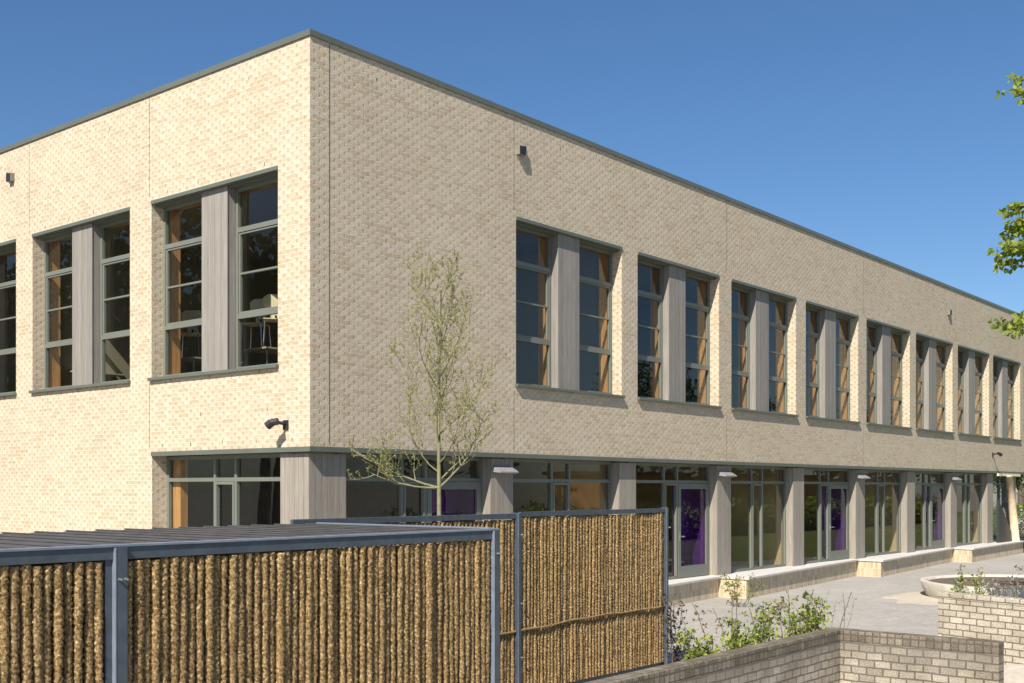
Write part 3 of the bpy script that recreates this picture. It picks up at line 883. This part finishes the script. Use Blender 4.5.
def at(px, Y):
    X = (px - 512) / 1143 * Y
    return (CAM[0] + .7717 * Y + .636 * X, CAM[1] + .636 * Y - .7717 * X)
for (q, h, w, n, sd_, lb) in (
        ((4.0, 14.2, 706), 1.02, .40, 13, 11, "low yellow green bush behind the grey wall, nearest to the dark sapling"),
        ((4.0, 14.7, 729), 1.08, .42, 13, 12, "second low bush from the dark sapling behind the grey wall"),
        ((4.0, 15.4, 752), 1.12, .40, 12, 13, "middle bush behind the grey wall, with thin shoots standing up"),
        ((4.0, 16.2, 777), 1.16, .38, 13, 25, "fourth bush from the dark sapling behind the grey wall, left of the tallest one"),
        ((4.0, 16.8, 800), 1.34, .42, 13, 26, "tallest yellow green bush, behind the corner of the grey wall")):
    x, y = at(q[2], q[1])
    shrub("green_bush", lb, "bush", (x, y, GZ), h, w, n, 30, .065, M['leaf_bush'], M['bark2'], sd_, "yellow green bushes behind the grey block wall", spread=1.0)
x, y = at(684, 14.4)
shrub("dark_sapling", "thin sapling with almost black leaves beside the end post of the rope screen", "plant", (x, y, GZ), 1.5, .42, 6, 46, .040, M['leaf_dark'], M['bark2'], 14, spread=.8)
shrub("bronze_stems", "tall thin stems with sparse bronze leaves rising behind the bushes near the plinth", "plant", (*at(735, 17.5), GZ), 1.45, .9, 6, 10, .06, M['leaf_brown'], M['bark2'], 15, spread=1.0, z_lo=.6)
shrub("climbing_plant", "light green climber at the sunlit end of the second plinth", "plant", (11.6, -1.6, GZ), .75, .5, 7, 14, .06, M['leaf_bush'], M['bark2'], 16, spread=.9, z_lo=.4)
shrub("wispy_plant", "wispy pale grey plant on the right side of the bushes", "plant", (*at(822, 17.3), GZ), 1.25, .5, 16, 8, .03, M['leaf_pale'], M['leaf_pale'], 17, spread=1.0)
shrub("planter_shrub", "yellow green shrub growing in the round planter behind the pale wall", "plant", (11.6, -6.9, GZ), 1.35, .5, 8, 30, .06, M['leaf_bush'], M['bark2'], 18, spread=.8)
shrub("pale_flower_plant", "pale blossoming plant in front of the round planter at the right edge", "plant", (10.9, -7.7, GZ), 1.15, .8, 16, 24, .05, M['leaf_pale'], M['bark2'], 19, spread=1.0)
shrub("planter_twigs", "dark twiggy plant in the soil of the round planter", "plant", (19.6, -6.2, -.2), .6, .7, 12, 14, .05, M['leaf_dark'], M['bark2'], 20, spread=1.0)

# young tree in front of the facade
def young_tree():
    rg = random.Random(21)
    bx, by = .42, -2.5
    t = thing("young_tree", "slender young tree with tiny yellow green leaves in front of the pale brick corner", "tree", (bx, by, GZ))
    wood, lf = MB(), MB()
    H = 5.8
    tp = []
    for k in range(15):
        u = k / 14; tp.append(Vector((bx + .05 * math.sin(u * 7) * u, by + .04 * math.sin(u * 5 + 1) * u, GZ + H * u)))
    wood.tube(tp, [.050 * (1 - .90 * k / 14) + .004 for k in range(15)], 10)
    right = Vector((.636, -.772, 0)); fwd = Vector((.772, .636, 0))
    def twig(p, d, ln, r, lev):
        n = 6; pts = [p]; q = p.copy(); dd = d.copy()
        for k in range(n):
            dd = (dd + Vector((rg.gauss(0, .12), rg.gauss(0, .12), .10 if lev < 2 else .03))).normalized()
            q = q + dd * ln / n; pts.append(q.copy())
        wood.tube(pts, [r * (1 - .85 * k / n) + .0008 for k in range(n + 1)], 6 if lev < 1 else 4, False)
        for k in range(1, n + 1):
            if lev >= 1 or k > 2:
                for _ in range(3 if lev < 2 else 3):
                    if rg.random() < .27:
                        pp_ = pts[k - 1].lerp(pts[k], rg.random())
                        lf.leaf(pp_, rg.uniform(.016, .036), rg, .62)
        if lev < 3:
            nb = [7, 4, 2][lev]
            for j in range(nb):
                u = .22 + .75 * (j + rg.random()) / nb; i = min(n - 1, int(u * n)); pp_ = pts[i].lerp(pts[i + 1], u * n - i)
                side = Vector((rg.gauss(0, 1), rg.gauss(0, 1), rg.gauss(.25, .55))).normalized()
                dn = (dd * .75 + side * .75).normalized()
                twig(pp_, dn, ln * rg.uniform(.38, .66) * (1.15 - .45 * u), r * .42, lev + 1)
    z = 2.35
    k = 0
    while z < 5.0:
        a = k * 2.4 + rg.uniform(-.4, .4); u = (z - 2.35) / 2.65
        i = (z - GZ) / H * 14; ii = int(i); p = tp[ii].lerp(tp[ii + 1], i - ii)
        elev = .48 + .62 * u + rg.uniform(-.05, .2)
        d = Vector((math.cos(a) * math.cos(elev), math.sin(a) * math.cos(elev), math.sin(elev)))
        twig(p, d, (1.50 - .62 * u) * rg.uniform(.75, 1.05), .014 * (1 - .5 * u), 0)
        z += .13 + .11 * u; k += 1
    for sgn, ln, e in ((-1, 1.30, .12), (-1, 1.15, -.10), (1, 1.0, .55)):
        twig(tp[7] - Vector((0, 0, .12)), (right * sgn + Vector((0, 0, e)) + fwd * rg.uniform(-.3, .3)).normalized(), ln, .02, 0)
    wood.build("trunk", M['bark'], t, True); lf.build("crown", M['leaf_bud'], t)
young_tree()

# leafy tree reaching in from the right
def side_tree():
    rg = random.Random(5)
    bx, by = 10.15, -10.35
    t = thing("leafy_tree", "tree with fresh green leaves reaching into the picture at the upper right edge", "tree", (bx, by, GZ))
    wood, lf = MB(), MB()
    top = 11.0
    wood.tube([(bx + .08 * math.sin(k), by + .08 * math.cos(k), GZ + (top - GZ) * k / 10) for k in range(11)], [.17 * (1 - .85 * k / 10) + .01 for k in range(11)], 10)
    fwd = Vector((.7717, .636, 0)); rt = Vector((.636, -.7717, 0)); C = Vector(CAM)
    def sprig(p, q, dens=60, sp=.16):
        pts = [p.lerp(q, k / 6) + Vector((0, 0, .25 * math.sin(k / 6 * 3.14))) for k in range(7)]
        wood.tube(pts, [.028 * (1 - .85 * k / 6) + .003 for k in range(7)], 5)
        for _ in range(dens):
            u = .30 + .70 * rg.random() ** .8; i = min(5, int(u * 6)); c = pts[i].lerp(pts[i + 1], u * 6 - i)
            o = Vector((rg.gauss(0, sp), rg.gauss(0, sp), rg.gauss(-.04, sp * .35)))
            wood.tube([c, c + o], [.004, .002], 3, False)
            for _ in range(5): lf.leaf(c + o + Vector((rg.gauss(0, .03), rg.gauss(0, .03), rg.gauss(0, .02))), rg.uniform(.08, .16), rg, .75, -.5)
    def world(px, py, Y):
        return C + fwd * Y + rt * ((px - 512) / 1143 * Y) + Vector((0, 0, (488 - py) / 1143 * Y))
    # branch tips, metres from the camera along the view
    for (px, py, Y, dn) in ((1014, 92, 20, 60), (1019, 78, 20.3, 60), (1001, 208, 20, 60), (999, 232, 20.3, 60), (1000, 262, 20.1, 60), (1008, 245, 19.6, 60), (998, 247, 19.8, 50),
                            (1002, 322, 20, 55), (1012, 316, 20.4, 40), (1010, 222, 20.5, 50), (1016, 330, 19.6, 30)):
        q = world(px + 4, py, Y); tz = q.z - .5
        sprig(Vector((bx, by, tz)), q, dn, .13)
    for _ in range(60):
        a = rg.uniform(0, 6.28); z = rg.uniform(3.6, 10.6); L = 2.3 * math.sin((z - 2.2) / 9.2 * 3.14) * rg.uniform(.6, 1) + .4
        d = Vector((math.cos(a), math.sin(a), 0))
        if d.dot(-rt) > .25: continue
        sprig(Vector((bx, by, z - .4)), Vector((bx, by, z)) + d * L, 60, .2)
    wood.build("trunk", M['bark2'], t, True); lf.build("crown", M['leaf_tree'], t)
side_tree()

# trees and a timber building across the yard (seen in the window glass) and beyond the end of the school
def mass_tree(seed, h, w, trunkr=.22, n=1500, ls=.34):
    rg = random.Random(seed); wood, lf = MB(), MB()
    wood.tube([(0, 0, GZ), (.1, 0, h * .3), (0, .1, h * .75)], [trunkr, trunkr * .7, trunkr * .2], 8)
    blobs = []
    for _ in range(16):
        a = rg.uniform(0, 6.28); u = rg.random(); z = h * (.38 + .54 * u); r = w * .5 * math.sqrt(rg.random()) * (1.05 - .6 * u)
        c = Vector((r * math.cos(a), r * math.sin(a), z)); blobs.append((c, w * rg.uniform(.14, .24)))
        wood.tube([(0, 0, z * .7), tuple(c)], [.06, .02], 5)
    for _ in range(n):
        c, r = rg.choice(blobs); d = Vector((rg.gauss(0, 1), rg.gauss(0, 1), rg.gauss(0, .8))).normalized() * r * rg.uniform(.55, 1.1)
        for _ in range(2): lf.leaf(c + d, ls * rg.uniform(.6, 1.2), rg, .8)
    return wood.mesh("trunk", M['bark2']), lf.mesh("crown", M['leaf_far'])
ORD = ["first", "second", "third", "fourth", "fifth", "sixth", "seventh", "eighth", "ninth", "tenth", "eleventh", "twelfth", "thirteenth"]
TM = [mass_tree(s, h, w) for s, h, w in ((31, 9.5, 7.5), (32, 11, 8), (33, 8.5, 7))]
def place_tree(k, x, y, s, label, group):
    t = thing("yard_tree", label, "tree", (x, y, 0), group)
    for me, nm in zip(TM[k], ("trunk", "crown")):
        o = bpy.data.objects.new(nm, me); S.collection.objects.link(o); o.parent = t
    t.scale = (s, s, s); t.rotation_euler = (0, 0, k * 1.7 + x)
    t.location.z = GZ * (1 - s)
for i in range(13):
    place_tree(i % 3, 22 + i * 12 + (i * 37 % 5) - 2, -25 - (i * 53 % 5), .85 + .1 * (i % 4), ORD[i] + " dark green tree from the school end of the row across the yard", "trees across the yard reflected in the windows")
for i, (x, y, s) in enumerate(((70, 3, 1.0), (76, 10, 1.1), (67, 8, 1.0), (64, 15, 1.1), (74, 16, 1.2), (61.5, 9.5, .6), (63.5, 13, .65), (62.5, 6, .6),  (72, -4, 1.0), (82, 1, 1.2), (66, 12, .9), (88, -8, 1.2))):
    place_tree(i % 3, x, y, s, ORD[i] + " dark tree of the clump beyond the hedge at the far end", "trees beyond the lawn")
for i in range(12):
    place_tree(i % 3, -18 - (i % 2) * 4, 17 + i * 4.0, 1.45, ORD[i] + " tall tree of the row facing the short brick wall, seen only as reflections", "trees facing the short wall")
def hedge(x0, x1, y, h, label, seed):
    rg = random.Random(seed); t = thing("yard_hedge", label, "hedge", ((x0 + x1) / 2, y, GZ), "hedges across the yard reflected in the ground floor glass")
    l, w = MB(), MB()
    w.box(x0, x1, y - .3, y + .3, GZ, h * .45)
    for _ in range(int((x1 - x0) * 260)):
        x = rg.uniform(x0, x1); hh = h * (.75 + .25 * math.sin(x * 1.3 + seed) * math.sin(x * .7))
        l.leaf((x, y + rg.gauss(0, .5), GZ + (hh - GZ) * rg.random() ** .7), rg.uniform(.15, .34), rg)
    w.build("branches", M['leaf_far'], t); l.build("leaves", M['leaf_bush'], t)
hedge(20, 44, -17.5, 1.5, "yellow green hedge across the yard, mirrored in the nearer ground floor windows", 1)
hedge(46, 82, -17.8, 1.7, "yellow green hedge across the yard, mirrored in the farther ground floor windows", 2)
hedge(-10, 18, -20, 1.5, "yellow green hedge behind the viewer's right shoulder", 3)
t = thing("timber_building", "low brown timber building across the yard, reflected in the ground floor glass", "building", (60, -22, GZ))
mb = MB(); mb.box(40, 84, -25, -21, GZ, 3.0); mb.build("wall", simple("brown_timber", (0.62, 0.30, 0.10), 0.8, var=.3, scale=2), t)
mb = MB(); mb.box(39.6, 84.4, -25.4, -20.6, 3.001, 3.2); mb.build("roof", M['roof_slat'], t)

# ------------------------------------------------------------------ far end of the school
t = thing("log_post", "slightly leaning peeled log post standing before the last pier at the far end", "post", (38.0, -.2, GZ))
mb = MB(); mb.tube([(38.3, -.22, .01), (37.9, -.2, 1.5), (37.55, -.18, 2.74)], [.17, .155, .14], 12); mb.build("log", M['pole'], t, True)
t = thing("dark_wedge", "dark triangular wedge beside the last full height window", "panel", (37.5, -.05, GZ))
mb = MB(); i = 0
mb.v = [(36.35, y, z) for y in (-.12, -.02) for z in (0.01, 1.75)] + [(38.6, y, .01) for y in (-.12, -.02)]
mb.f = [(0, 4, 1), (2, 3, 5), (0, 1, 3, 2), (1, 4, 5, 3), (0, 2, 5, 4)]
mb.build("board", M['railing'], t)  # plain dark triangular solid in front of the last bay
t = thing("clipped_hedge", "light green hedge beyond the far end of the school", "hedge", (60, 9, GZ))
rg = random.Random(9); l = MB(); MB().box(57, 60, 0, 22, GZ, 1.1).build("branches", M['leaf_far'], t)
for _ in range(5000): l.leaf((rg.uniform(56.8, 60.2), rg.uniform(0, 22), rg.uniform(.2, 1.3)), rg.uniform(.12, .22), rg)
l.build("leaves", M['leaf_tree'], t)
t = thing("planter_box", "dark grey planter box with a low wall beside the farthest plinth", "planter", (40.6, -.35, GZ))
mb = MB()
px0, px1, py0, py1 = 39.2, 43.2, -.72, .0
mb.box(px0, px0 + .06, py0, py1, GZ, .12).box(px1 - .06, px1, py0, py1, GZ, .12).box(px0 + .06, px1 - .06, py0, py0 + .06, GZ, .12).box(px0 + .06, px1 - .06, py1 - .06, py1, GZ, .12)
mb.build("box", M['railing'], t)
mb = MB(); mb.box(px0 + .07, px1 - .07, py0 + .07, py1 - .07, GZ + .1, .03); mb.build("soil", M['soil'], t)
shrub("variegated_shrub", "pale variegated shrub growing in the dark planter box", "bush", (40.0, -.35, .03), 1.25, 1.6, 26, 26, .11, M['leaf_pale'], M['bark2'], 24, spread=1.0)
t = thing("metal_railing", "dark metal railing between the planter box and the lawn", "railing", (52, -3, GZ))
mb = MB()
for k in range(13): mb.box(52.0, 52.04, -3 + k * .35, -2.97 + k * .35, GZ, .8)
mb.build("balusters", M['railing'], t)
mb = MB(); mb.box(51.99, 52.05, -3, 1.25, .801, .85); mb.build("handrail", M['railing'], t)

# ------------------------------------------------------------------ inside the upper rooms
FZ = 3.552
def table(loc, label):
    t = thing("school_table", label, "table", loc, "pale tables by the upper windows")
    x, y, z = loc
    MB().box(x - .6, x + .6, y - .35, y + .35, z + 1.25, z + 1.28).build("table_top", M['table'], t)
    for sx in (-.55, .55):
        for sy in (-.3, .3): MB().tube([(x + sx, y + sy, z), (x + sx, y + sy, z + 1.249)], .018, 8).build("leg", M['chrome'], t)
    return t
def chair(label):
    t = thing("school_chair", label, "chair", (0, 0, 0), "cream chairs stood on the tables")
    s = MB()
    s.prism([(-.19, -.19), (.19, -.19), (.17, .19), (-.17, .19)], .44, .46); s.build("seat", M['cream'], t, bevel=.01)
    b = MB(); pts = [(-.10, .50), (-.08, .62), (-.19, .70), (-.20, .86), (-.12, .92), (.12, .92), (.20, .86), (.19, .70), (.08, .62), (.10, .50)]
    i = 0; n = len(pts); b.v = [(x, .19, z) for x, z in pts] + [(x, .205, z) for x, z in pts]
    b.f = [tuple(range(n)), tuple(n + n - 1 - k for k in range(n))] + [(k, n + k, n + (k + 1) % n, (k + 1) % n) for k in range(n)]
    b.build("backrest", M['cream'], t)
    for sx in (-.16, .16):
        for sy in (-.16, .16): MB().tube([(sx, sy, .44), (sx * 1.15, sy * 1.15, 0)], .011, 8).build("leg", M['chrome'], t)
    MB().tube([(-.0, .16, .44), (0, .2, .56)], .02, 6).build("back_bracket", M['black'], t)
    return t
table((1.6, 5.0, FZ), "pale table behind the left pane of the corner window on the short wall")
table((1.5, 2.6, FZ), "pale table behind the right pane of the corner window on the short wall")
table((1.5, 9.2, FZ), "pale table behind the middle window of the short wall")
c0 = chair("cream chair on the table behind the left pane of the corner window")
c0.location = (1.25, 5.1, FZ + 1.282); c0.rotation_euler.z = -.8; c0.scale = (1.15, 1.15, 1.1)
for loc, rz, lb in (((1.2, 2.95, FZ + 1.282), -1.1, "cream chair on the table, left one behind the right pane of the corner window"),
                    ((1.1, 2.25, FZ + 1.282), -.7, "cream chair on the table, right one behind the right pane of the corner window")):
    c = copy_tree(c0); c.location = loc; c.rotation_euler.z = rz; c['label'] = lb
def pot_plant(x, y, z, label, seed):
    t = thing("potted_plant", label, "potted plant", (x, y, z), "small potted plants on the inner window sills")
    MB().tube([(x, y, z), (x, y, z + .14)], [.055, .08], 14).build("pot", M['terracotta'], t)
    rg = random.Random(seed); l = MB()
    for _ in range(90): l.leaf((x + rg.gauss(0, .05), y + rg.gauss(0, .05), z + .14 + abs(rg.gauss(0, .09))), rg.uniform(.07, .13), rg, .4, .8)
    l.build("leaves", M['leaf_bush'], t)
pot_plant(.50, 9.98, Z0 + .05, "small potted plant on the sill of the leftmost window", 1)
pot_plant(5.62, .50, Z0 + .05, "small potted plant on the sill of the nearest window in the long wall", 2)

# ground floor: pictures and low furniture behind the glass
def cabinet(x, y, w, label, grp="low cabinets with coloured boxes behind the ground floor glass"):
    t = thing("low_cabinet", label, "cabinet", (x, y, 0), grp)
    MB().box(x, x + w, y, y + .4, 0, .9).box(x - .02, x + w + .02, y - .02, y + .42, .901, .93).build("carcass", M['oak'], t)
    rg = random.Random(int(x * 10))
    k = x + .05
    while k < x + w - .3:
        ww = rg.uniform(.15, .35); MB().box(k, k + ww, y + .05, y + .3, .932, .932 + rg.uniform(.12, .4)).build("storage_box", M[rg.choice(['red', 'yellow', 'blue', 'cream', 'oak'])], t)
        k += ww + rg.uniform(.03, .12)
cabinet(5.6, 1.3, 3.2, "low cabinet with coloured boxes behind the window just right of the nearest hood light")
cabinet(1.2, 1.6, 1.2, "low cabinet with coloured boxes behind the ground floor window at the corner")
cabinet(14.7, 1.9, 2.6, "low cabinet with coloured boxes behind the full height window above the second plinth")
cabinet(23.4, 1.5, 2.8, "low cabinet with coloured boxes behind the full height window above the third plinth")
cabinet(32.3, 1.6, 2.8, "low cabinet with coloured boxes behind the last full height window")
t = tag(MB().box(5.7, 7.0, 6.94, 7.0, 1.3, 2.3).build("wall_picture", M['red']), "red picture on the rear wall behind the window right of the nearest hood light", "picture")
